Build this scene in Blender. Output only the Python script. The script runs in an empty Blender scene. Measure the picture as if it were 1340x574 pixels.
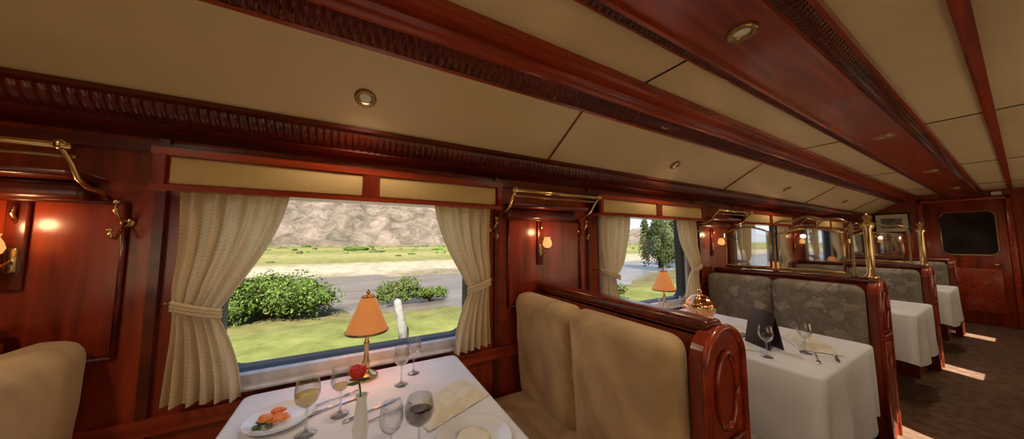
import bpy, bmesh, math, random
from mathutils import Vector, Matrix, noise
random.seed(7)
sc = bpy.context.scene
try:
    sc.view_settings.view_transform = 'Standard'
    sc.view_settings.exposure = 0.0
except Exception: pass
PER = 2.19; CAMH = 1.365; XA, XB = -3.2, 9.0; YL, YR = 1.6, -0.8

# ---------------------------------------------------------------- materials
def nmat(name):
    m = bpy.data.materials.new(name); m.use_nodes = True
    nt = m.node_tree; b = nt.nodes['Principled BSDF']
    return m, nt, b
def setp(b, **k):
    for n, v in k.items():
        n = n.replace('_', ' ')
        if n in b.inputs: b.inputs[n].default_value = v
def noisy(name, c1, c2, scale=(5,5,5), ns=1.0, rough=.6, metal=0, detail=5, bump=0, bscale=None, coat=0, spec=.5, p0=.3, p1=.7, dist=0, sheen=0):
    m, nt, b = nmat(name); N = nt.nodes; L = nt.links
    tc = N.new('ShaderNodeTexCoord'); mp = N.new('ShaderNodeMapping'); mp.inputs['Scale'].default_value = scale
    no = N.new('ShaderNodeTexNoise'); no.inputs['Scale'].default_value = ns; no.inputs['Detail'].default_value = detail; no.inputs['Distortion'].default_value = dist
    cr = N.new('ShaderNodeValToRGB'); cr.color_ramp.elements[0].position = p0; cr.color_ramp.elements[1].position = p1
    cr.color_ramp.elements[0].color = (*c1, 1); cr.color_ramp.elements[1].color = (*c2, 1)
    L.new(tc.outputs['Object'], mp.inputs['Vector']); L.new(mp.outputs[0], no.inputs['Vector']); L.new(no.outputs['Fac'], cr.inputs[0]); L.new(cr.outputs[0], b.inputs['Base Color'])
    setp(b, Roughness=rough, Metallic=metal, Coat_Weight=coat, Coat_Roughness=.12, Specular_IOR_Level=spec, Sheen_Weight=sheen)
    if bump:
        n2 = N.new('ShaderNodeTexNoise'); n2.inputs['Scale'].default_value = bscale or 60
        bp = N.new('ShaderNodeBump'); bp.inputs['Strength'].default_value = bump; bp.inputs['Distance'].default_value = .01
        L.new(tc.outputs['Object'], n2.inputs['Vector']); L.new(n2.outputs['Fac'], bp.inputs['Height']); L.new(bp.outputs[0], b.inputs['Normal'])
    return m
def plain(name, c, rough=.5, metal=0, emit=None, es=0, coat=0):
    m = noisy(name, tuple(x*.92 for x in c), c, (8,8,8), 1, rough, metal, coat=coat)
    if emit:
        b = m.node_tree.nodes['Principled BSDF']; b.inputs['Emission Color'].default_value = (*emit,1); b.inputs['Emission Strength'].default_value = es
    return m
M_WH = noisy('mahogany_grain_long', (.20,.016,.004), (.46,.056,.011), (1.2,16,16), 1.3, .27, detail=7, coat=.45, dist=.6)
M_WV = noisy('mahogany_grain_vertical', (.14,.013,.004), (.38,.045,.010), (14,14,1.3), 1.2, .28, detail=7, coat=.35, dist=.8)
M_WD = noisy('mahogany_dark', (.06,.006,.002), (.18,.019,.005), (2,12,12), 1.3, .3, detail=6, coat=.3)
M_CREAM = noisy('cream_ceiling_panel', (.74,.585,.32), (.82,.665,.38), (2,2,2), 1, .36, bump=.03, bscale=200)
M_SHADEF = noisy('valance_fabric', (.60,.40,.15), (.70,.48,.20), (60,60,200), 1, .8, bump=.1, bscale=300)
M_BRASS = noisy('brass', (.62,.42,.18), (.8,.58,.28), (20,20,20), 1, .24, 1)
M_BRASSD = noisy('aged_brass', (.30,.19,.09), (.48,.32,.16), (20,20,20), 1, .35, 1)
M_CARPET = noisy('carpet', (.09,.045,.025), (.20,.115,.07), (14,14,14), 1, .95, bump=.4, bscale=250)
M_TAN = noisy('tan_suede', (.30,.165,.065), (.66,.45,.22), (3.5,3.5,2.2), 1, .8, detail=8, bump=.12, bscale=40, sheen=.2, dist=1.2, p0=.25, p1=.68)
M_CLOTH = noisy('white_linen', (.72,.73,.78), (.82,.83,.87), (5,5,5), 1, .85, bump=.15, bscale=25)
M_NAP = noisy('napkin_linen', (.74,.68,.54), (.84,.78,.64), (9,9,9), 1, .85, bump=.2, bscale=30)
M_ALU = noisy('window_frame_alloy', (.50,.50,.52), (.66,.66,.68), (20,3,3), 1, .4, .2)
M_RUB = plain('black_gasket', (.02,.02,.02), .5)
M_PORC = plain('white_porcelain', (.85,.85,.85), .15, coat=.5)
M_STEEL = noisy('polished_silver', (.6,.6,.62), (.8,.8,.82), (9,9,9), 1, .15, 1)
M_SALM = noisy('salmon', (.85,.16,.03), (.95,.38,.12), (60,60,60), 1, .4)
M_GREEN = noisy('leaf_dark', (.03,.10,.02), (.08,.2,.04), (30,30,30), 1, .5)
M_ROSE = noisy('rose_petal', (.45,.01,.01), (.8,.03,.02), (40,40,40), 1, .5)
M_MENU = plain('dark_menu_leather', (.03,.012,.012), .35)
M_BLACK = plain('dark_glass_pane', (.012,.012,.014), .08, coat=.6)
M_COPPER = noisy('copper', (.75,.30,.12), (.95,.5,.25), (20,20,20), 1, .15, 1)
M_LENS = plain('lamp_lens', (.5,.42,.30), .3, emit=(1,.75,.45), es=.08)
M_BULB = plain('warm_bulb_glass', (.8,.5,.25), .4, emit=(1,.5,.15), es=.8)
M_DARK = plain('dark_recess', (.02,.01,.008), .7)

def pattern():
    m, nt, b = nmat('leaf_jacquard'); N = nt.nodes; L = nt.links
    tc = N.new('ShaderNodeTexCoord'); mp = N.new('ShaderNodeMapping'); mp.inputs['Scale'].default_value = (0,7.5,8.5)
    no = N.new('ShaderNodeTexNoise'); no.inputs['Scale'].default_value=2.2; no.inputs['Detail'].default_value=2
    va = N.new('ShaderNodeVectorMath'); va.operation='MULTIPLY_ADD'; va.inputs[1].default_value=(0,.9,.9)
    vo = N.new('ShaderNodeTexVoronoi'); vo.inputs['Scale'].default_value=1.0; vo.inputs['Randomness'].default_value=.7
    cr = N.new('ShaderNodeValToRGB'); r=cr.color_ramp; r.elements[0].position=.0; r.elements[1].position=1
    r.elements[0].color=(.40,.36,.29,1); r.elements[1].color=(.27,.235,.18,1)
    for p,c in((.36,(.38,.34,.275,1)),(.40,(.21,.18,.135,1)),(.45,(.27,.235,.18,1))):
        e=r.elements.new(p); e.color=c
    wv = N.new('ShaderNodeTexWave'); wv.inputs['Scale'].default_value=1.6; wv.inputs['Distortion'].default_value=4
    c2 = N.new('ShaderNodeValToRGB'); c2.color_ramp.elements[0].position=.02; c2.color_ramp.elements[0].color=(.75,.73,.70,1); c2.color_ramp.elements[1].position=.16
    mx=N.new('ShaderNodeMix'); mx.data_type='RGBA'; mx.blend_type='MULTIPLY'; mx.inputs[0].default_value=.8
    L.new(tc.outputs['Object'], mp.inputs[0]); L.new(mp.outputs[0], no.inputs['Vector']); L.new(no.outputs['Color'], va.inputs[0]); L.new(mp.outputs[0], va.inputs[2])
    L.new(va.outputs[0], vo.inputs['Vector']); L.new(va.outputs[0], wv.inputs['Vector']); L.new(wv.outputs['Fac'], c2.inputs[0])
    L.new(vo.outputs['Distance'], cr.inputs[0]); L.new(cr.outputs[0], mx.inputs[6]); L.new(c2.outputs[0], mx.inputs[7]); L.new(mx.outputs[2], b.inputs['Base Color'])
    setp(b, Roughness=.75); return m
M_PAT = pattern()

def curtain_mat():
    m, nt, b = nmat('curtain_check_fabric'); N = nt.nodes; L = nt.links
    tc = N.new('ShaderNodeTexCoord'); ck = N.new('ShaderNodeTexChecker'); ck.inputs['Scale'].default_value=130
    ck.inputs['Color1'].default_value=(.88,.74,.50,1); ck.inputs['Color2'].default_value=(.79,.64,.42,1)
    L.new(tc.outputs['Object'], ck.inputs['Vector']); L.new(ck.outputs[0], b.inputs['Base Color']); setp(b, Roughness=.9)
    tr = N.new('ShaderNodeBsdfTranslucent'); L.new(ck.outputs[0], tr.inputs[0])
    mx = N.new('ShaderNodeMixShader'); mx.inputs[0].default_value=.4
    L.new(b.outputs[0], mx.inputs[1]); L.new(tr.outputs[0], mx.inputs[2]); L.new(mx.outputs[0], N['Material Output'].inputs[0]); return m
M_CURT = curtain_mat()
def glass_mat(name, tint=(1,1,1), refl=.08, blend=.25):
    m, nt, b = nmat(name); N = nt.nodes; L = nt.links
    t = N.new('ShaderNodeBsdfTransparent'); t.inputs[0].default_value=(*tint,1)
    g = N.new('ShaderNodeBsdfGlossy'); g.inputs['Roughness'].default_value=.03
    lw = N.new('ShaderNodeLayerWeight'); lw.inputs[0].default_value=blend
    ma = N.new('ShaderNodeMath'); ma.operation='MULTIPLY_ADD'; ma.inputs[1].default_value=.8; ma.inputs[2].default_value=refl
    mx = N.new('ShaderNodeMixShader'); L.new(lw.outputs['Facing'], ma.inputs[0]); ma.use_clamp=True
    L.new(ma.outputs[0], mx.inputs[0]); L.new(t.outputs[0], mx.inputs[1]); L.new(g.outputs[0], mx.inputs[2]); L.new(mx.outputs[0], N['Material Output'].inputs[0]); return m
M_PANE = glass_mat('window_pane', (.98,.99,.98), .012, .05)
M_GLASS = glass_mat('crystal_glass', (.93,.95,.95), .08, .45)
M_MIRG = glass_mat('smoked_screen_glass', (.6,.6,.55), .62, .3)
def wine_mat(name, c, a):
    m, nt, b = nmat(name); N=nt.nodes; L=nt.links
    t = N.new('ShaderNodeBsdfTransparent'); t.inputs[0].default_value=(*c,1); setp(b, Roughness=.1); b.inputs['Base Color'].default_value=(*c,1)
    mx=N.new('ShaderNodeMixShader'); mx.inputs[0].default_value=a; L.new(t.outputs[0],mx.inputs[1]); L.new(b.outputs[0],mx.inputs[2]); L.new(mx.outputs[0],N['Material Output'].inputs[0]); return m
M_WW = wine_mat('white_wine', (.9,.75,.35), .25); M_RW = wine_mat('red_wine', (.03,.003,.006), .98)
def shade_mat():
    m, nt, b = nmat('orange_pleated_shade'); N=nt.nodes; L=nt.links
    no=N.new('ShaderNodeTexNoise'); no.inputs['Scale'].default_value=30
    cr=N.new('ShaderNodeValToRGB'); cr.color_ramp.elements[0].color=(.72,.24,.06,1); cr.color_ramp.elements[1].color=(.86,.34,.10,1)
    L.new(no.outputs['Fac'],cr.inputs[0]); L.new(cr.outputs[0],b.inputs['Base Color']); L.new(cr.outputs[0],b.inputs['Emission Color']); b.inputs['Emission Strength'].default_value=.3
    setp(b,Roughness=.8); return m
M_SHADE = shade_mat()

# ---------------------------------------------------------------- mesh builder
class MB:
    def __init__(s): s.v=[]; s.f=[]; s.mi=[]; s.sm=[]; s.mats=[]
    def add(s, V, F, mat, smooth=False, M=None):
        if mat not in s.mats: s.mats.append(mat)
        k=s.mats.index(mat); o=len(s.v)
        for p in V:
            p=Vector(p); s.v.append(tuple(M@p) if M else tuple(p))
        for f in F: s.f.append([i+o for i in f]); s.mi.append(k); s.sm.append(smooth)
    def bm(s, bm, mat, smooth, M=None):
        bm.verts.index_update()
        s.add([v.co.copy() for v in bm.verts], [[v.index for v in f.verts] for f in bm.faces], mat, smooth, M); bm.free()
    def box(s,x0,x1,y0,y1,z0,z1,mat,M=None):
        V=[(x,y,z) for x in(x0,x1) for y in(y0,y1) for z in(z0,z1)]
        s.add(V,[(0,1,3,2),(4,6,7,5),(0,4,5,1),(2,3,7,6),(0,2,6,4),(1,5,7,3)],mat,False,M)
    def rbox(s,x0,x1,y0,y1,z0,z1,r,mat,seg=3,M=None):
        bm=bmesh.new(); bmesh.ops.create_cube(bm,size=1)
        for v in bm.verts: v.co=Vector(((x0+x1)/2+v.co.x*(x1-x0),(y0+y1)/2+v.co.y*(y1-y0),(z0+z1)/2+v.co.z*(z1-z0)))
        sharp=[e for e in bm.edges if len(e.link_faces)==2 and e.calc_face_angle(0)>.5]
        bmesh.ops.bevel(bm,geom=sharp,offset=r,segments=seg,profile=.5,affect='EDGES',clamp_overlap=True)
        s.bm(bm,mat,True,M)
    def cushion(s,x0,x1,y0,y1,z0,z1,mat,M=None,n=22):
        c=((x0+x1)/2,(y0+y1)/2,(z0+z1)/2); h=((x1-x0)/2,(y1-y0)/2,(z1-z0)/2)
        bm=bmesh.new(); bmesh.ops.create_cube(bm,size=2); bmesh.ops.subdivide_edges(bm,edges=bm.edges[:],cuts=n,use_grid_fill=True)
        hm=min(h)
        for v in bm.verts:
            q=v.co.copy(); d=Vector((q.x*h[0],q.y*h[1],q.z*h[2])); r=hm*.78
            core=Vector([max(-(h[i]-r),min(h[i]-r,d[i])) for i in range(3)]); o=d-core
            if o.length>1e-9: d=core+o.normalized()*min(o.length,r) if sum(1 for i in range(3) if abs(o[i])>1e-9)>1 else d
            ax=h.index(hm); oo=[i for i in range(3) if i!=ax]
            w=max(0,1-abs(q[oo[0]])**4)*max(0,1-abs(q[oo[1]])**4)
            d[ax]+=math.copysign(.018*w,q[ax]) if abs(q[ax])>.5 else 0
            d[ax]+=.005*noise.noise(Vector((d.x*9+c[0]*5,d.y*9+c[1]*7,d.z*9)))
            v.co=Vector(c)+d
        s.bm(bm,mat,True,M)
    def lathe(s,prof,c,mat,seg=20,M=None,flute=0,nf=0):
        V=[];F=[];n=len(prof)
        for i in range(seg):
            a=2*math.pi*i/seg
            for r,z in prof:
                rr=r*(1+flute*math.cos(nf*a)); V.append((c[0]+rr*math.cos(a),c[1]+rr*math.sin(a),c[2]+z))
        for i in range(seg):
            j=(i+1)%seg
            for k in range(n-1): F.append((i*n+k,j*n+k,j*n+k+1,i*n+k+1))
        s.add(V,F,mat,True,M)
    def tube(s,pts,r,mat,seg=8,M=None):
        pts=[Vector(p) for p in pts]; V=[];F=[];n=len(pts); up=Vector((0,0,1))
        rs=r if isinstance(r,(list,tuple)) else [r]*n
        prev=None
        for i,p in enumerate(pts):
            t=(pts[min(i+1,n-1)]-pts[max(i-1,0)]).normalized()
            if prev is None:
                a=up if abs(t.z)<.9 else Vector((1,0,0)); u=t.cross(a).normalized()
            else: u=(prev-t*prev.dot(t)).normalized()
            prev=u; w=t.cross(u)
            for k in range(seg):
                an=2*math.pi*k/seg; V.append(p+(u*math.cos(an)+w*math.sin(an))*rs[i])
        for i in range(n-1):
            for k in range(seg):
                l=(k+1)%seg; F.append((i*seg+k,i*seg+l,(i+1)*seg+l,(i+1)*seg+k))
        F.append(list(range(seg))[::-1]); F.append([(n-1)*seg+k for k in range(seg)])
        s.add(V,F,mat,True,M)
    def prof(s,P,x0,x1,mat,smooth=False):
        V=[(x,y,z) for x in(x0,x1) for y,z in P]; n=len(P)
        s.add(V,[(i,i+1,n+i+1,n+i) for i in range(n-1)],mat,smooth)
    def ribs(s,p0,p1,x0,x1,pitch,amp,mat,slant=0.0,bulge=.008):
        p0=Vector(p0);p1=Vector(p1); d=(p1-p0); nr=Vector((d.y,-d.x)).normalized()
        if nr.y>0: nr=-nr
        nx=int((x1-x0)/pitch*6); m=6; V=[];F=[]
        for i in range(nx+1):
            x=x0+(x1-x0)*i/nx
            for j in range(m):
                q=j/(m-1); o=amp*abs(math.sin(math.pi*(x+slant*q)/pitch))*(.35+.65*math.sin(math.pi*q)) + bulge*math.sin(math.pi*q)
                w=p0+d*q+nr*o; V.append((x,w.x,w.y))
        for i in range(nx):
            for j in range(m-1): F.append((i*m+j,i*m+j+1,(i+1)*m+j+1,(i+1)*m+j))
        s.add(V,F,mat,False)
    def sphere(s,c,r,mat,sub=2,sc=(1,1,1),jit=0,M=None):
        bm=bmesh.new(); bmesh.ops.create_icosphere(bm,subdivisions=sub,radius=r)
        for v in bm.verts:
            k=1+jit*noise.noise(v.co*3/r+Vector(c)); v.co=Vector((v.co.x*sc[0]*k+c[0],v.co.y*sc[1]*k+c[1],v.co.z*sc[2]*k+c[2]))
        s.bm(bm,mat,True,M)
    def obj(s,name,loc=(0,0,0),rot=0,parent=None):
        me=bpy.data.meshes.new(name); me.from_pydata(s.v,[],s.f); 
        for m in s.mats: me.materials.append(m)
        me.polygons.foreach_set('material_index',s.mi); me.polygons.foreach_set('use_smooth',s.sm); me.update()
        bm=bmesh.new(); bm.from_mesh(me); bmesh.ops.recalc_face_normals(bm,faces=bm.faces); bm.to_mesh(me); bm.free()
        return place(me,name,loc,rot,parent)
def place(me,name,loc=(0,0,0),rot=0,parent=None):
    o=bpy.data.objects.new(name,me); o.location=loc; o.rotation_euler=(0,0,rot); sc.collection.objects.link(o)
    if parent: o.parent=parent
    return o

# ---------------------------------------------------------------- shell
ks=[-1,0,1,2,3]; WC=[.06+PER*k for k in ks]; RWC=[-1.39,.80,2.99,5.18,7.37]
def wall(name,y0,y1,cs,mat,hw=.55,z0=.80,z1=1.62):
    b=MB(); b.box(XA,XB,y0,y1,0,z0,mat); b.box(XA,XB,y0,y1,z1,2.35,mat)
    e=[XA]+[c+s*hw for c in cs for s in(-1,1)]+[XB]
    for i in range(0,len(e),2): b.box(e[i],e[i+1],y0,y1,z0,z1,mat)
    return b.obj(name)
wall('wall_left',YL,YL+.1,WC,M_WV); wall('wall_right',YR-.1,YR,RWC,M_WV)
b=MB(); b.box(XA,XB,YR-.1,YL+.1,-.1,0,M_CARPET); b.obj('floor')
b=MB(); b.box(XB,XB+.1,YR-.1,YL+.1,-.1,2.35,M_WV); b.obj('wall_end')
b=MB(); b.box(XA-.1,XA,YR-.1,YL+.1,-.1,2.35,M_WV); b.obj('wall_back')
b=MB(); b.box(XA-.1,XB+.1,YR-.1,YL+.1,2.32,2.42,M_WD)
b.prof([(1.46,1.875),(1.125,2.075)],XA,XB,M_CREAM)
b.prof([(.905,2.18),(.67,2.18)],XA,XB,M_CREAM)
b.prof([(.29,2.18),(-.2,2.18),(YR,1.95)],XA,XB,M_CREAM)
b.prof([(.605,2.135),(.36,2.135)],XA,XB,M_WH)
b.obj('ceiling')
b=MB()
b.prof([(1.47,1.885),(1.445,1.88),(1.44,1.862),(1.46,1.855)],XA,XB,M_WD)
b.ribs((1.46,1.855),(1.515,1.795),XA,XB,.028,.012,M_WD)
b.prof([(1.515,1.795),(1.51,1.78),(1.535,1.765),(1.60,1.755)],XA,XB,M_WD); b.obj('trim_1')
b=MB()
b.prof([(1.135,2.09),(1.135,2.068),(1.128,2.066),(1.115,2.072)],XA,XB,M_WH)
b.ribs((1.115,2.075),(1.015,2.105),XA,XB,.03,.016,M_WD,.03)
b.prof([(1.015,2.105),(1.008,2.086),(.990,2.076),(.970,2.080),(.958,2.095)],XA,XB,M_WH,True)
b.prof([(.958,2.095),(.94,2.105),(.93,2.14),(.918,2.152),(.908,2.152),(.90,2.19)],XA,XB,M_WH)
b.obj('trim_2')
b=MB(); q=-.028
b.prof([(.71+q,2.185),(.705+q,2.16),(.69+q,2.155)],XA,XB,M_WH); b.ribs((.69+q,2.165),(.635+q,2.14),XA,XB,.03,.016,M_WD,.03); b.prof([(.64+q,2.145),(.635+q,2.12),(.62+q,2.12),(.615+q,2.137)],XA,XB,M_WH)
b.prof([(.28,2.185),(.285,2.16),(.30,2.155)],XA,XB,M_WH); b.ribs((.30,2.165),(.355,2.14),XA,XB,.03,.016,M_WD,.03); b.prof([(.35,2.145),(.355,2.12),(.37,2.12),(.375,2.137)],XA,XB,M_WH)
b.obj('trim_3')
b=MB(); b.box(XA,XB,.037,.077,2.155,2.18,M_WH); b.box(XA,XB,.047,.067,2.145,2.156,M_WH); b.obj('trim_4')
b=MB()
for k in range(-1,5):
    x=1.067+PER*k
    if x<XB:
        a=Vector((x,1.455,1.872)); c=Vector((x,1.13,2.068)); b.tube([a,c],.006,M_WH,6)
for k in range(-2,8):
    x=1.29+PER*k
    if XA<x<XB: b.box(x-.004,x+.004,.675,.905,2.175,2.1795,M_DARK); b.box(x-.004,x+.004,-.2,.29,2.175,2.1795,M_DARK)
b.obj('trim_5')
b=MB()
for k in range(-1,4):
    c=1.155+PER*k-.0
    for dx in (-.385,.385): b.box(c+dx-.014,c+dx+.014,1.578,1.6,.1,1.755,M_WD)
    for dx in (-.30,.30): b.tube([(c+dx,1.592,.95),(c+dx,1.592,1.5)],.008,M_WD,6)
    for z in(.95,1.5): b.tube([(c-.30,1.592,z),(c+.30,1.592,z)],.008,M_WD,6)
b.box(XA,XB,1.575,1.6,.66,.72,M_WH); b.box(XA,XB,1.58,1.6,1.70,1.735,M_WD); b.obj('trim_6')
b=MB(); b.box(XA,XB,1.578,1.6,0,.12,M_WD); b.obj('baseboard_left')
b=MB(); b.box(XA,XB,-.8,-.778,0,.12,M_WD); b.obj('baseboard_right')

# ---------------------------------------------------------------- windows
def rr(hw,z0,z1,r,n=6):
    P=[]
    for cx,cz,a0 in((hw-r,z1-r,0),(-hw+r,z1-r,90),(-hw+r,z0+r,180),(hw-r,z0+r,270)):
        for i in range(n+1):
            a=math.radians(a0+90*i/n); P.append((cx+r*math.cos(a),cz+r*math.sin(a)))
    return P
def window_mesh():
    b=MB(); loops=[(.60,.77,1.65,.05,0),(.60,.77,1.65,.05,-.012),(.545,.815,1.61,.08,-.018),(.535,.822,1.602,.08,.0),(.525,.83,1.595,.075,.03),(.525,.83,1.595,.075,.085)]
    mats=[M_ALU,M_ALU,M_ALU,M_RUB,M_RUB]
    for i in range(5):
        A=loops[i];B=loops[i+1]; P=rr(*A[:4]);Q=rr(*B[:4]); n=len(P)
        V=[(x,A[4],z) for x,z in P]+[(x,B[4],z) for x,z in Q]
        b.add(V,[(j,(j+1)%n,n+(j+1)%n,n+j) for j in range(n)],mats[i],i in(0,1,2))
    P=rr(.53,.825,1.60,.075); b.add([(x,.05,z) for x,z in P],[list(range(len(P)))],M_PANE)
    b.rbox(-.60,.60,-.045,0,.755,.775,.008,M_ALU,2)
    return b
wm=window_mesh()
o=wm.obj('window_1',(WC[0],YL,0)); wme=o.data
for i,c in enumerate(WC[1:]): place(wme,'window_%d'%(i+2),(c,YL,0))
for i,c in enumerate(RWC): place(wme,'window_%d'%(i+6),(c,YR,0),math.pi)

def curtain_mesh(side,straight=False):
    b=MB(); NZ=44; NU=84; V=[];F=[]
    for i in range(NZ+1):
        z=1.57-.80*i/NZ
        if straight: out,inn,amp=.60,.13,.018
        else:
            if z>1.10:
                q=(1.57-z)/.47; inn=.31+.20*(q**1.6); out=.64-.01*q; amp=.010+.004*math.sin(q*3)
                if q>.9: amp*=.7
            else:
                q=(1.10-z)/.33; inn=.51-.08*math.sin(min(1,q)*math.pi/2); out=.63+.015*q; amp=.008+.010*min(1,q*1.5)
        for j in range(NU+1):
            u=j/NU; x=out+(inn-out)*u; y=-.07+amp*(math.sin(u*math.pi*2*5.5+.7*math.sin(z*6))+.45*math.sin(u*math.pi*2*9.3+2*z+1))+.003*math.sin(31*u+9*z)
            if not straight: y-=.025*math.exp(-((z-1.18)/.1)**2)
            V.append((side*x,y,z-(0 if straight else .03*u*(1.57-z))))
    for i in range(NZ):
        for j in range(NU): a=i*(NU+1)+j; F.append((a,a+1,a+NU+2,a+NU+1))
    b.add(V,F,M_CURT,True)
    if not straight:
        P=[]
        for j in range(17):
            u=j/16; x=.49+.15*u; P.append((side*x,-.105-.015*math.sin(u*math.pi)+.05*(u>.93),1.085+.05*u))
        for q in (-.012,0,.012): b.tube([(x,y,z+q) for x,y,z in P],.008,M_CURT,6)
        b.tube([(side*.645,-.09,1.135),(side*.655,-.04,1.14),(side*.655,0,1.14)],.006,M_BRASSD,6)
    return b
for sd in(-1,1):
    m=None
    for c in WC:
        if m is None: o=curtain_mesh(sd).obj('curtain',(c,YL,0)); m=o.data
        else: place(m,'curtain',(c,YL,0))
    m=None
    for c in RWC:  # unseen right-hand curtains, shaped nearly shut to narrow the sun strips on the floor
        if m is None: o=curtain_mesh(sd,True).obj('curtain',(c,YR+.15,0)); m=o.data
        else: place(m,'curtain',(c,YR+.15,0))
b=MB(); y0,y1=-.115,-.0
b.box(-.695,.695,y0+.012,y1,1.555,1.68,M_WH)
for a,c in((-.655,-.035),(.035,.655)): b.rbox(a,c,y0,y0+.02,1.57,1.668,.006,M_SHADEF,2)
b.box(-.70,.70,y0-.006,y1,1.545,1.565,M_WH); b.box(-.70,.70,y0-.008,y1,1.672,1.70,M_WH)
for x in(-.695,-.035,.665): b.box(x,x+(.03 if abs(x)>.1 else .07),y0-.006,y1,1.56,1.68,M_WV)
o=b.obj('window_valance',(WC[0],YL,0))
for c in WC[1:]: place(o.data,'window_valance',(c,YL,0))
for c in RWC: place(o.data,'window_valance',(c,YR,0),math.pi)

# luggage rack
b=MB()
b.tube([(-.34,-.235,1.645),(.34,-.235,1.645)],.010,M_BRASS,10); b.tube([(-.33,-.195,1.622),(.33,-.195,1.622)],.006,M_BRASSD,8)
for x in(-.32,.32):
    b.tube([(x,-.245,1.648),(x,-.22,1.63),(x,-.19,1.60),(x,-.165,1.56),(x,-.12,1.535),(x,-.06,1.53),(x,-.008,1.505)],.007,M_BRASS,8)
    b.sphere((x,-.235,1.648),.016,M_BRASS)
b.rbox(-.30,.30,-.16,-.001,1.565,1.59,.01,M_WD,2); b.rbox(-.28,.28,-.06,-.001,1.50,1.565,.02,M_WD,3)
m=None
for k in(-1,0,1,2,3):
    c=1.10+PER*k
    if m is None: m=b.obj('luggage_rack',(c,YL,0)).data
    else: place(m,'luggage_rack',(c,YL,0))
b=MB(); b.lathe([(0,0),(.018,0),(.02,.004),(.012,.01),(0,.012)],(0,0,0),M_BRASS,14,Matrix.Rotation(math.pi/2,4,'X'))
b.tube([(0,-.01,0),(0,-.05,.01),(0,-.075,.04),(0,-.07,.065)],[.006,.006,.005,.004],M_BRASS); b.sphere((0,-.07,.07),.009,M_BRASS)
b.tube([(0,-.01,-.005),(0,-.04,-.035),(0,-.06,-.06),(0,-.085,-.055),(0,-.09,-.035)],.005,M_BRASS); b.sphere((0,-.09,-.03),.008,M_BRASS)
m=None
for k in(-1,0,1,2):
    for dx in(-.36,.36):
        c=1.10+PER*k+dx
        if m is None: m=b.obj('coat_hook',(c,YL-.001,1.43)).data
        else: place(m,'coat_hook',(c,YL-.001,1.43))
# wall sconces
b=MB(); b.rbox(-.024,.024,-.014,-.001,1.20,1.50,.006,M_WD,2); b.rbox(-.012,.012,-.018,-.01,1.26,1.34,.004,M_BRASS,2)
b.tube([(0,-.01,1.30),(0,-.05,1.28),(0,-.085,1.285),(0,-.09,1.31)],.005,M_BRASS)
b.lathe([(.0,0),(.018,.002),(.022,.008),(.012,.014)],(0,-.09,1.305),M_BRASS,14)
b.lathe([(.012,0),(.026,.010),(.031,.026),(.026,.046),(.019,.060),(.023,.070)],(0,-.09,1.315),M_BULB,18)
b.tube([(0,-.01,1.42),(0,-.03,1.45),(0,-.02,1.48)],.005,M_BRASS)
m=None
def lamp_pt(name,loc,e,col=(1,.55,.22),r=.02):
    l=bpy.data.lights.new(name,'POINT'); l.energy=e; l.color=col; l.shadow_soft_size=r
    o=bpy.data.objects.new(name,l); o.location=loc; sc.collection.objects.link(o); return o
for c in(-.965,1.10,3.29,5.48,7.67):
    if m is None: m=b.obj('wall_sconce',(c,YL,0)).data
    else: place(m,'wall_sconce',(c,YL,0))
    lamp_pt('sconce_light',(c,YL-.10,1.42),.8,(1,.60,.28))

# ---------------------------------------------------------------- benches
def bench(fa,fb,y0,y1,name,x,rot=0):
    b=MB(); ym=(y0+y1)/2
    b.box(-.035,.035,y0,y1,.08,1.05,M_WV); b.rbox(-.05,.05,y0-.03,y1,1.045,1.09,.018,M_WD,3); b.rbox(-.035,.035,y0-.03,y1,1.02,1.05,.01,M_WH,2)
    for s,fab in((-1,fa),(1,fb)):
        for a,c in((y0+.005,ym-.001),(ym+.001,y1-.005)):
            T=Matrix.Translation((s*.045,0,.44))@Matrix.Rotation(s*math.radians(4),4,'Y')@Matrix.Translation((-s*.045,0,-.44))
            X=sorted((s*.045,s*.185)); b.cushion(X[0],X[1],a,c,.44,1.05,fab,T)
        X=sorted((s*.10,s*.60)); b.cushion(X[0],X[1],y0+.01,y1-.005,.31,.46,fab)
        X=sorted((s*.04,s*.55)); b.box(X[0],X[1],y0+.02,y1,0,.33,M_WV)
    n=20; w=.12; P=[(-w,.0),(w,.0)]+[(w*math.cos(math.pi*i/n),.955+.115*math.sin(math.pi*i/n)) for i in range(n+1)]
    ya,yb=y0-.05,y0; N=len(P)
    V=[(x,ya,z) for x,z in P]+[(x,yb,z) for x,z in P]
    b.add(V,[list(range(N)),list(range(N,2*N))[::-1]]+[(i,(i+1)%N,N+(i+1)%N,N+i) for i in range(N)],M_WV)
    rim=[(x,ya-.002,z) for x,z in P[1:]]; b.tube(rim+[(-w,ya-.002,.02)],.012,M_WH,8)
    ov=[(.062*math.cos(2*math.pi*i/28),ya-.003,.87+.12*math.sin(2*math.pi*i/28)) for i in range(29)]; b.tube(ov,.011,M_WH,8)
    b.rbox(-.075,.075,ya-.010,ya,.10,.66,.008,M_WH,2)
    b.rbox(-.105,.105,ya-.014,ya,.69,.715,.007,M_WD,2)
    return b.obj(name,(x,0,0),rot)
Y0,Y1=.565,1.572
bench(M_TAN,M_TAN,Y0,Y1,'bench_seat',-.985)
bench(M_TAN,M_PAT,Y0,Y1,'bench_seat',1.10)
o=bench(M_PAT,M_PAT,Y0,Y1,'bench_seat',3.29)
for x in(5.48,7.67): place(o.data,'bench_seat',(x,0,0))
o=bench(M_PAT,M_PAT,.42,.772,'bench_seat',-.295+PER,math.pi)
for k in(2,3): place(o.data,'bench_seat',(-.295+PER*k,0,0),math.pi)

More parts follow.
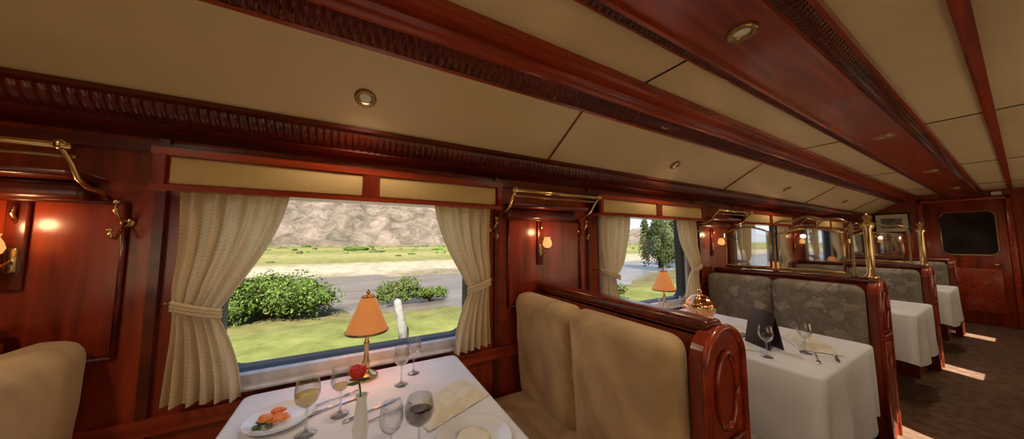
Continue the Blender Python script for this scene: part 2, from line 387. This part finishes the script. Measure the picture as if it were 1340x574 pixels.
# brass/glass screens above benches
b=MB()
def frame(y0,y1,z0,z1,arch):
    n=12; P=[(y0,z0)]+[(y0,z1)]+[(y0+(y1-y0)*i/n, z1+arch*math.sin(math.pi*i/n)) for i in range(1,n)]+[(y1,z1),(y1,z0)]
    b.tube([(0,y,z) for y,z in P]+[(0,y0,z0)],.009,M_BRASS,8)
    b.add([(0,y,z) for y,z in P],[list(range(len(P)))],M_MIRG)
frame(1.12,1.47,1.12,1.44,.05); frame(.68,1.06,1.12,1.42,.04)
for y in(1.09,.635): b.lathe([(0,0),(.018,0),(.018,.015),(.008,.03),(.008,.34),(.015,.35),(.010,.37),(.015,.39),(.0,.415)],(0,y,1.09),M_BRASSD,14)
b.lathe([(0,0),(.035,0),(.035,.02),(.020,.04),(.020,.36),(.034,.38),(.034,.40),(.020,.42),(.028,.45),(0,.475)],(0,.555,1.085),M_BRASS,16)
sc1=[(0,.65+.44*t,1.50+.05*math.sin(t*math.pi)+.012*math.sin(t*math.pi*5)) for t in [i/20 for i in range(21)]]
b.tube(sc1,.010,M_BRASSD)
b.tube([(0,.655,1.105),(0,1.48,1.105)],.008,M_BRASSD)
m=b.obj('glass_screen',(3.29,0,0)).data
place(m,'glass_screen',(5.48,0,0))

# ---------------------------------------------------------------- tables
def cloth(hx,y0,y1,top,drop):
    b=MB(); n=160; cy=(y0+y1)/2; hy=(y1-y0)/2
    def loop(off,z,amp,r):
        L=[];hw,hh=hx+off,hy+off
        tot=4*(hw+hh)
        for i in range(n):
            s=i/n*tot
            if s<2*hh: x,y=hw,-hh+s
            elif s<2*hh+2*hw: x,y=hw-(s-2*hh),hh
            elif s<4*hh+2*hw: x,y=-hw,hh-(s-2*hh-2*hw)
            else: x,y=-hw+(s-4*hh-2*hw),-hh
            cx=max(-hw+r,min(hw-r,x)); cyy=max(-hh+r,min(hh-r,y)); d=Vector((x-cx,y-cyy))
            if abs(x-cx)>1e-6 and abs(y-cyy)>1e-6: d=d.normalized()*r; x,y=cx+d.x,cyy+d.y
            nn=Vector((x/hw if abs(x)>=hw-r else 0,y/hh if abs(y)>=hh-r else 0)); 
            if nn.length>0: nn.normalize()
            w=amp*(math.sin(i*2*math.pi*11/n)+.5*math.sin(i*2*math.pi*17/n+1)); 
            if y>hh-.05: w*=.1
            zz=z+ (0 if amp==0 else -.02*math.sin(i*2*math.pi*9/n))
            L.append((x+nn.x*w,cy+y+nn.y*w,zz))
        return L
    loops=[loop(-.01,top,0,.03),loop(-.003,top-.002,0,.03),loop(.002,top-.012,0,.032),loop(.004,top-.08,.003,.035),loop(.008,top-.18,.008,.04),loop(.012,top-drop,.014,.05)]
    V=sum(loops,[]); F=[list(range(n))]
    for k in range(len(loops)-1):
        for i in range(n): F.append((k*n+i,k*n+(i+1)%n,(k+1)*n+(i+1)%n,(k+1)*n+i))
    b.add(V,F[1:],M_CLOTH,True); b.add(loops[0],[F[0]],M_CLOTH,False)
    return b
HX=.43; TY0,TY1=.47,1.54
tb=MB(); tb.rbox(-HX+.01,HX-.01,TY0+.01,TY1-.01,.705,.742,.01,M_WD,2); tb.lathe([(0,0),(.2,0),(.2,.02),(.05,.06),(.035,.12),(.035,.66),(.09,.705)],(0,1.15,0),M_BRASSD,20)
cb=cloth(HX,TY0,TY1,.75,.40); m1=m2=None
TC=[.07+PER*k for k in(0,1,2,3)]
for x in TC:
    if m1 is None: m1=tb.obj('dining_table',(x,0,0)).data; m2=cb.obj('tablecloth',(x,0,0)).data
    else: place(m1,'dining_table',(x,0,0)); place(m2,'tablecloth',(x,0,0))
tb=MB(); tb.rbox(-.34,.34,-.73,-.45,.705,.742,.01,M_WD,2); tb.lathe([(0,0),(.11,0),(.11,.02),(.05,.06),(.035,.12),(.035,.66),(.09,.705)],(0,-.60,0),M_BRASSD,20)  # unseen right-hand tables, added so sunlit white cloth bounces light onto the ceiling
m1=m2=None; cb=cloth(.35,-.74,-.44,.75,.22)
for c in RWC[2:]:
    if m1 is None: m1=tb.obj('dining_table',(c,0,0)).data; m2=cb.obj('tablecloth',(c,0,0)).data
    else: place(m1,'dining_table',(c,0,0)); place(m2,'tablecloth',(c,0,0))

# table lamp
b=MB()
b.lathe([(0,0),(.05,0),(.052,.008),(.04,.018),(.018,.028),(.012,.045),(.018,.06),(.011,.075),(.009,.13),(.014,.14),(.008,.15),(.007,.20),(.012,.205),(.006,.215),(.006,.335),(.010,.342),(.0,.357)],(0,0,0),M_BRASS,20)
b.lathe([(.088,.185),(.086,.19),(.055,.26),(.028,.325),(.026,.325),(.053,.258),(.084,.19)],(0,0,0),M_SHADE,48,flute=.015,nf=24)
b.lathe([(.089,.183),(.091,.186),(.088,.192)],(0,0,0),M_BRASSD,32); b.lathe([(.029,.322),(.030,.327),(.026,.328)],(0,0,0),M_BRASSD,24)
for i,q in enumerate(b.v): b.v[i]=(q[0],q[1],q[2]*1.10)
m=None
for x in TC:
    if m is None: m=b.obj('table_lamp',(x-.005,1.475,.75)).data
    else: place(m,'table_lamp',(x-.005,1.475,.75))
    lamp_pt('table_lamp_light',(x-.005,1.475,1.01),1.2,(1,.68,.38),.02)

def wineglass(h,r,mat=None,fill=.5,name='wine_glass'):
    b=MB(); hb=h*.48
    bowl=[(.004,hb),(r*.45,hb+.006),(r*.82,hb+h*.12),(r,hb+h*.24),(r*.97,hb+h*.36),(r*.84,h)]
    b.lathe([(0,.0),(r*.85,.0),(r*.85,.002),(r*.3,.006),(.005,.014),(.0035,.03),(.0035,hb-.01)]+bowl,(0,0,0),M_GLASS,28)
    if mat:
        n=4 if fill>=.5 else 3
        inn=[(0,hb+.004)]+[(x*.95,z+.002) for x,z in bowl[1:n]]; inn.append((0,inn[-1][1])); b.lathe(inn,(0,0,0),mat,24)
    return b.obj(name)
def put(o,x,y,z=.75,r=0): o.location=(x,y,z); o.rotation_euler=(0,0,r); return o
gw=put(wineglass(.17,.036,M_WW,.5),-.114,1.147); put(wineglass(.165,.034,M_WW,.4),-.023,1.214)
ge=put(wineglass(.16,.032),.196,1.33); place(ge.data,'wine_glass',(.261,1.414,.75))
put(wineglass(.155,.042,M_RW,.5),.185,.895); place(ge.data,'wine_glass',(.108,.89,.75))
for x,y in((1.93,.70),(2.18,.62),(2.36,1.38),(2.15,1.42),(1.99,1.10),(4.3,.75),(4.4,1.3)): place(ge.data,'wine_glass',(x,y,.75))

def plate(r): 
    b=MB(); b.lathe([(0,.006),(r*.62,.006),(r*.70,.010),(r*.98,.018),(r,.020),(r*.97,.015),(r*.68,.004),(r*.6,0),(0,0)],(0,0,0),M_PORC,40); return b
p=plate(.10); 
for i in range(7): p.sphere((random.uniform(-.04,.035),random.uniform(-.025,.025),.018+.004*i*.5),.018,M_SALM,2,(1.2,.8,.5),.4)
for i in range(9): p.sphere((random.uniform(-.06,-.02),random.uniform(-.045,.03),.014),.009,M_GREEN,1,(1.4,1,.4),.5)
p.obj('salmon_plate',(-.20,1.27,.7505))
p=plate(.115); p.sphere((0.0,.01,.012),.05,M_NAP,3,(1,1,.15),.3); m=p.obj('dinner_plate',(.34,.85,.7505)).data
for x,y in((2.27,.95),(4.46,.9)): place(m,'dinner_plate',(x,y,.7505))
def napkin():
    b=MB(); n=26
    for layer in range(3):
        V=[];F=[]
        for i in range(n+1):
            for j in range(n+1):
                u,v=i/n-.5,j/n-.5; x=u*.28*(1-.12*layer); y=v*.17*(1-.1*layer)+.04*u
                z=.004+.012*layer+.010*abs(math.sin(u*9+layer))+.006*noise.noise(Vector((u*6,v*6,layer)))
                e=max(abs(u),abs(v))*2; z*= (1-.75*max(0,(e-.8)/.2)); V.append((x,y,max(z,.001)))
        for i in range(n):
            for j in range(n): a=i*(n+1)+j; F.append((a,a+1,a+n+2,a+n+1))
        b.add(V,F,M_NAP,True)
    return b
m=napkin().obj('folded_napkin',(.34,1.10,.7505),.25).data
place(m,'folded_napkin',(2.36,.66,.7505),.5); place(m,'folded_napkin',(2.02,.93,.7505),.6)
def fork():
    b=MB(); b.tube([(0,-.095,.003),(0,-.06,.004),(0,0,.006),(0,.03,.005),(0,.045,.004)],[.006,.005,.0025,.003,.008],M_STEEL,8)
    for dx in(-.008,-.0027,.0027,.008): b.tube([(dx*.8,.042,.004),(dx,.065,.004),(dx,.09,.007)],.0015,M_STEEL,6)
    for i,q in enumerate(b.v): b.v[i]=(q[0],q[1],max(q[2]*.7+.0015,.0003))
    return b
def knife():
    b=MB(); b.tube([(0,-.11,.005),(0,-.05,.005),(0,-.01,.004)],[.006,.006,.004],M_STEEL,8)
    b.add([(-.004,-.01,.002),(.009,.0,.002),(.010,.06,.002),(0,.10,.002),(-.005,.06,.002),(-.004,-.01,.005),(.006,.0,.004),(.007,.06,.004),(0,.10,.003),(-.005,.06,.005)],[(0,1,2,3,4),(5,6,7,8,9),(0,1,6,5),(1,2,7,6),(2,3,8,7),(3,4,9,8),(4,0,5,9)],M_STEEL)
    for i,q in enumerate(b.v): b.v[i]=(q[0],q[1],max(q[2]*.7+.0015,.0003))
    return b
fm=fork().obj('fork',(-.05,1.33,.7505),-1.3).data; km=knife().obj('knife',(-.02,1.285,.7505),-1.25).data
for x,y,r in((.12,1.13,-1.3),(.05,.78,-1.2),(2.12,.56,1.9)): place(fm,'fork',(x,y,.7505),r)
for x,y,r in((.09,1.19,-1.2),(2.42,.95,.3),(2.24,.52,1.9)): place(km,'knife',(x,y,.7505),r)
b=MB(); b.lathe([(0,0),(.034,0),(.034,.006),(.02,.016),(.018,.03),(.022,.06),(.017,.11),(.013,.14),(.017,.158),(.014,.158),(.010,.14),(.0,.10)],(0,0,0),M_PORC,24)
b.tube([(0,0,.10),(-.004,.002,.17),(-.010,.004,.205)],.0025,M_GREEN)
for i in range(16):
    a=i*2.4; rr_=.004+.0011*i; b.sphere((-.012+rr_*math.cos(a),.004+rr_*math.sin(a),.225+.004*math.cos(i)),.011,M_ROSE,2,(abs(math.sin(a))*.8+.35,abs(math.cos(a))*.8+.35,1.25),.2)
for a in(0,2,4): b.sphere((-.01+.018*math.cos(a),.018*math.sin(a),.20),.014,M_GREEN,2,(1.2,.7,.3),.2)
b.obj('bud_vase_with_rose',(.035,.985,.75))
b=MB(); T=Matrix.Rotation(math.radians(-12),4,'X'); b.rbox(-.08,.08,-.004,.004,0,.21,.003,M_MENU,2,T)
T2=Matrix.Translation((0,.085,0))@Matrix.Rotation(math.radians(12),4,'X'); b.rbox(-.08,.08,-.004,.004,0,.21,.003,M_MENU,2,T2)
b.obj('menu_folder',(2.08,.80,.7515),1.1-math.pi)
b=MB(); b.lathe([(0,0),(.05,0),(.055,.01),(.03,.02),(.06,.035),(.09,.075),(.098,.115),(.10,.118),(.085,.16),(.05,.195),(.015,.208),(.012,.22),(.02,.235),(0,.25)],(0,0,0),M_COPPER,48,flute=.03,nf=12)
b.lathe([(.097,.108),(.106,.113),(.106,.121),(.097,.124)],(0,0,0),M_BRASS,40); b.obj('copper_tureen',(2.30,1.22,.75))

# ---------------------------------------------------------------- downlights
def down(name,loc,nrm,e,r=.05):
    b=MB(); b.lathe([(r*.55,-.004),(r*.6,.008),(r*.8,.014),(r,.010),(r*1.05,0)],(0,0,0),M_BRASSD,28); b.lathe([(0,.002),(r*.3,.004),(r*.58,.001)],(0,0,0),M_LENS,20)
    o=b.obj(name,loc); q=Vector(nrm).to_track_quat('Z','Y'); o.rotation_mode='QUATERNION'; o.rotation_quaternion=q
    l=bpy.data.lights.new(name+'_bulb','SPOT'); l.energy=e; l.color=(1,.82,.60); l.spot_size=math.radians(160); l.spot_blend=.8; l.shadow_soft_size=.04
    lo=bpy.data.objects.new(name+'_bulb',l); lo.location=Vector(loc)+Vector(nrm)*.03; lo.rotation_euler=(0,0,0); sc.collection.objects.link(lo)
ns=Vector((0,-.2,-.335)).normalized()
for k in(-1,0,1,2,3): down('ceiling_downlight',(.02+PER*k,1.31,1.9635),ns,6,.040)
for k in(-1,0,1,2,3): down('ceiling_downlight',(1.23+PER*k,.46,2.135),(0,0,-1),20,.048)

# ---------------------------------------------------------------- end wall
b=MB(); X=XB-.001
b.rbox(X-.03,X,.12,.86,0,2.02,.008,M_WV,2)
for y in(.06,.86): b.rbox(X-.05,X,y,y+.06,0,2.08,.01,M_WH,2)
b.rbox(X-.05,X,.06,.92,2.02,2.08,.01,M_WH,2)
P=rr(.25,1.12,1.84,.09); b.add([(X-.034,.455+x,z) for x,z in P],[list(range(len(P)))],M_BLACK)
L=[(X-.036,.455+x,z) for x,z in P]; b.tube(L+[L[0]],.011,M_BRASSD,8)
b.tube([(X-.03,.2,.98),(X-.08,.2,.98),(X-.08,.28,.98)],.01,M_BRASS)
b.rbox(X-.045,X-.03,.2,.78,.2,.9,.007,M_WH,2); b.obj('door_1')
b=MB(); b.rbox(X-.02,X,1.0,1.5,.2,.95,.009,M_WH,2); b.rbox(X-.02,X,1.0,1.5,1.05,1.45,.009,M_WH,2); b.obj('trim_7')
b=MB(); b.rbox(X-.03,X,1.0,1.43,1.50,1.88,.008,M_BLACK,2); b.box(X-.033,X-.03,1.03,1.40,1.53,1.85,M_NAP)
b.box(X-.035,X-.033,1.09,1.34,1.59,1.78,noisy('old_photograph',(.05,.05,.05),(.4,.38,.33),(9,9,9),1,.5)); b.obj('picture_frame')
b=MB(); b.rbox(X-.03,X,.13,.22,2.085,2.145,.01,M_PORC,2); b.obj('smoke_detector')

# ---------------------------------------------------------------- outside
AL=.50
def sca(c): return tuple(x*AL for x in c)
def ground_mat():
    m,nt,b=nmat('valley_ground'); N=nt.nodes; L=nt.links
    tc=N.new('ShaderNodeTexCoord'); sp=N.new('ShaderNodeSeparateXYZ'); no=N.new('ShaderNodeTexNoise'); no.inputs['Scale'].default_value=.12; no.inputs['Detail'].default_value=6
    L.new(tc.outputs['Object'],sp.inputs[0]); L.new(tc.outputs['Object'],no.inputs['Vector'])
    a=N.new('ShaderNodeMath'); a.operation='MULTIPLY_ADD'; a.inputs[1].default_value=9; L.new(no.outputs['Fac'],a.inputs[0]); L.new(sp.outputs['Y'],a.inputs[2])
    d=N.new('ShaderNodeMath'); d.operation='DIVIDE'; d.inputs[1].default_value=160; L.new(a.outputs[0],d.inputs[0])
    cr=N.new('ShaderNodeValToRGB'); r=cr.color_ramp; pts=[(0,(.25,.26,.09)),(.085,(.23,.25,.085)),(.105,(.20,.17,.09)),(.18,(.24,.20,.16)),(.20,(.46,.40,.35)),(.245,(.44,.39,.32)),(.27,(.23,.23,.09)),(.38,(.36,.33,.16)),(.5,(.21,.23,.08)),(.62,(.34,.31,.14)),(.8,(.20,.22,.08)),(1,(.27,.24,.14))]
    r.elements[0].position=0; r.elements[0].color=(*sca(pts[0][1]),1); r.elements[1].position=1; r.elements[1].color=(*sca(pts[-1][1]),1)
    for p,c in pts[1:-1]: e=r.elements.new(p); e.color=(*sca(c),1)
    L.new(d.outputs[0],cr.inputs[0])
    n2=N.new('ShaderNodeTexNoise'); n2.inputs['Scale'].default_value=1.1; n2.inputs['Detail'].default_value=8; n2.inputs['Roughness'].default_value=.7; L.new(tc.outputs['Object'],n2.inputs['Vector'])
    c2=N.new('ShaderNodeValToRGB'); c2.color_ramp.elements[0].position=.35; c2.color_ramp.elements[0].color=(.6,.65,.5,1); c2.color_ramp.elements[1].position=.65; c2.color_ramp.elements[1].color=(1.25,1.2,1.1,1); L.new(n2.outputs['Fac'],c2.inputs[0])
    mx=N.new('ShaderNodeMix'); mx.data_type='RGBA'; mx.blend_type='MULTIPLY'; mx.inputs[0].default_value=1; L.new(cr.outputs[0],mx.inputs[6]); L.new(c2.outputs[0],mx.inputs[7]); L.new(mx.outputs[2],b.inputs['Base Color']); setp(b,Roughness=.95,Specular_IOR_Level=.05); return m
M_GROUND=ground_mat()
GZ=-1.2
b=MB(); V=[];F=[]; nx,ny=140,90
for j in range(ny+1):
    y=-30+ (j/ny)**2*230
    for i in range(nx+1):
        q=i/nx*2-1; x=20+q*abs(q)*420
        w=y+5*noise.noise(Vector((x*.06,0,0))); z=GZ+.12*noise.noise(Vector((x*.25,y*.25,0)))
        if 12.5<w<26.5: z-=.6*min(1,(w-12.5)/1.5,(26.5-w)/1.5)
        V.append((x,y,z))
for j in range(ny):
    for i in range(nx): a=j*(nx+1)+i; F.append((a,a+1,a+nx+2,a+nx+1))
b.add(V,F,M_GROUND,True); b.obj('valley_ground')
b=MB(); b.add([(-300,9,GZ-.28),(400,9,GZ-.28),(400,32,GZ-.28),(-300,32,GZ-.28)],[(0,1,2,3)],noisy('river_water',(.06,.05,.042),(.11,.095,.085),(.3,1.2,1),1,.35,bump=.5,bscale=3)); b.obj('river')
def rock_mat():
    m,nt,b=nmat('rocky_mountain'); N=nt.nodes; L=nt.links
    tc=N.new('ShaderNodeTexCoord'); mp=N.new('ShaderNodeMapping'); mp.inputs['Scale'].default_value=(.16,.10,.22); L.new(tc.outputs['Object'],mp.inputs[0])
    n1=N.new('ShaderNodeTexNoise'); n1.inputs['Scale'].default_value=1.0; n1.inputs['Detail'].default_value=14; n1.inputs['Roughness'].default_value=.78; n1.inputs['Distortion'].default_value=.6; L.new(mp.outputs[0],n1.inputs['Vector'])
    cr=N.new('ShaderNodeValToRGB'); r=cr.color_ramp; r.elements[0].position=.36; r.elements[0].color=(*sca((.13,.12,.085)),1); r.elements[1].position=.64; r.elements[1].color=(*sca((.52,.41,.35)),1); e=r.elements.new(.5); e.color=(*sca((.31,.25,.20)),1)
    L.new(n1.outputs['Fac'],cr.inputs[0]); L.new(cr.outputs[0],b.inputs['Base Color'])
    bp=N.new('ShaderNodeBump'); bp.inputs['Strength'].default_value=1; bp.inputs['Distance'].default_value=3; L.new(n1.outputs['Fac'],bp.inputs['Height']); L.new(bp.outputs[0],b.inputs['Normal']); setp(b,Roughness=.95,Specular_IOR_Level=.05); return m
b=MB(); V=[];F=[]; nx,ny=260,70
for j in range(ny+1):
    for i in range(nx+1):
        x=-330+i/nx*900; q=j/ny; y=140+q*150
        H=15+75/(1+math.exp((x-95)/22)); f=noise.fractal(Vector((x*.03,y*.03,3)),.8,2.1,8)
        rg=1-abs(noise.noise(Vector((x*.06,y*.02,9))))*2
        z=GZ-1+H*(q**.8)*(1+.35*f)+(5*f+4*rg)*min(1,q*3); V.append((x,y,z))
for j in range(ny):
    for i in range(nx): a=j*(nx+1)+i; F.append((a,a+1,a+nx+2,a+nx+1))
b.add(V,F,rock_mat(),True); b.obj('mountain_ridge')
def leafy(name,c,R,n,ls,mats,nb=20):
    b=MB()
    blobs=[]
    for _ in range(nb):
        k=random.uniform(.16,.42); blobs.append((Vector((random.uniform(-.85,.85)*R[0],random.uniform(-.7,.7)*R[1],random.uniform(.2,.9-k*.5)*R[2])),k))
    for mat in mats:
        V=[];F=[]
        for _ in range(n//len(mats)):
            p,k=random.choice(blobs); d=Vector((random.gauss(0,1),random.gauss(0,1),random.gauss(0,1))).normalized()*random.uniform(.65,1.3)
            q=p+Vector((d.x*k*R[0],d.y*k*R[1],d.z*k*R[2]*.8)); q.z=max(q.z,.02)
            a=Vector((random.gauss(0,1),random.gauss(0,1),random.gauss(0,1))).normalized(); e=a.cross(Vector((random.gauss(0,1),random.gauss(0,1),random.gauss(0,1)))).normalized(); s=ls*random.uniform(.6,1.3)
            o=len(V); V+= [q-a*s,q+e*s*.5,q+a*s,q-e*s*.5]; F.append((o,o+1,o+2,o+3))
        b.add(V,F,mat,False)
    for p,k in blobs: b.sphere(p,1,mats[0],2,(k*R[0]*.7,k*R[1]*.7,k*R[2]*.55),.4)
    b.tube([(0,0,-.1),(.02,0,R[2]*.3),(0,0,R[2]*.6)],[.06*R[2]**.5]*3,M_WD,6)
    return b.obj(name,c)
LA=noisy('foliage_dark',(.030,.050,.010),(.052,.080,.015),(3,3,3),1,.8,spec=.1); LB=noisy('foliage_light',(.065,.10,.018),(.10,.145,.030),(3,3,3),1,.8,spec=.1); LC=noisy('foliage_olive',(.035,.045,.02),(.065,.075,.035),(3,3,3),1,.8,spec=.1)
leafy('green_bush',(-2.45,12.4,GZ-.15),(1.75,1.2,1.65),15000,.05,[LA,LB],26)
leafy('green_bush',(1.7,13.6,GZ-.2),(.8,.7,1.2),5500,.045,[LC,LB],16); leafy('green_bush',(3.2,13.8,GZ-.2),(.8,.7,.7),3500,.045,[LA,LB],12)
leafy('green_bush',(-1.55,5.9,GZ-.05),(.5,.35,.40),1500,.03,[LC,LB],10)
leafy('broadleaf_tree',(25.5,17.0,GZ),(1.7,1.8,5.2),12000,.10,[LC,LA],26); leafy('broadleaf_tree',(31,17,GZ),(3,2.5,6.0),9000,.12,[LC,LA],22)
leafy('green_bush',(8.2,8.2,GZ),(1.8,.8,.75),5000,.05,[LC,LB],16)
b=MB()
for i in range(320):
    x=random.uniform(-90,150); y=random.uniform(40,137); s=random.uniform(.15,.5)*(1.8 if random.random()<.12 else 1); b.sphere((x,y,GZ+s*.3),s,(LA,LC,LB)[i%3],2,(random.uniform(.8,2.6),1,random.uniform(.5,.9)),.9)
b.obj('distant_shrubs')
b=MB(); b.tube([(.06,0,-.1),(0,0,.3),(-.08,0,.7),(-.14,0,1.0),(-.15,0,1.05)],[.12,.11,.10,.09,.03],noisy('weathered_stone',(.10,.095,.09),(.2,.19,.175),(8,8,8),1,.9),12); b.obj('stone_post',(1.17,8.0,GZ))

# ---------------------------------------------------------------- light, world, camera
s=bpy.data.lights.new('sun','SUN'); s.energy=21; s.angle=.009; s.color=(1,.91,.76)
so=bpy.data.objects.new('sun',s); so.rotation_euler=Vector((.37,1,-1.03)).to_track_quat('-Z','Y').to_euler(); sc.collection.objects.link(so)
w=bpy.data.worlds.new('sky'); sc.world=w; w.use_nodes=True; nt=w.node_tree; bg=nt.nodes['Background']
tc=nt.nodes.new('ShaderNodeTexCoord'); sp=nt.nodes.new('ShaderNodeSeparateXYZ'); cr=nt.nodes.new('ShaderNodeValToRGB')
cr.color_ramp.elements[0].color=(.85,.92,1,1); cr.color_ramp.elements[0].position=0; cr.color_ramp.elements[1].color=(.25,.45,.85,1); cr.color_ramp.elements[1].position=.7
nt.links.new(tc.outputs['Generated'],sp.inputs[0]); nt.links.new(sp.outputs['Z'],cr.inputs[0]); nt.links.new(cr.outputs[0],bg.inputs['Color']); bg.inputs['Strength'].default_value=1.4
cam=bpy.data.cameras.new('camera'); co=bpy.data.objects.new('camera',cam); sc.collection.objects.link(co); sc.camera=co
cam.sensor_width=36; cam.lens=36*371/1340; cam.clip_start=.02; cam.clip_end=2000
co.location=(0,0,CAMH); co.rotation_euler=(math.radians(94.17),0,math.radians(-29))
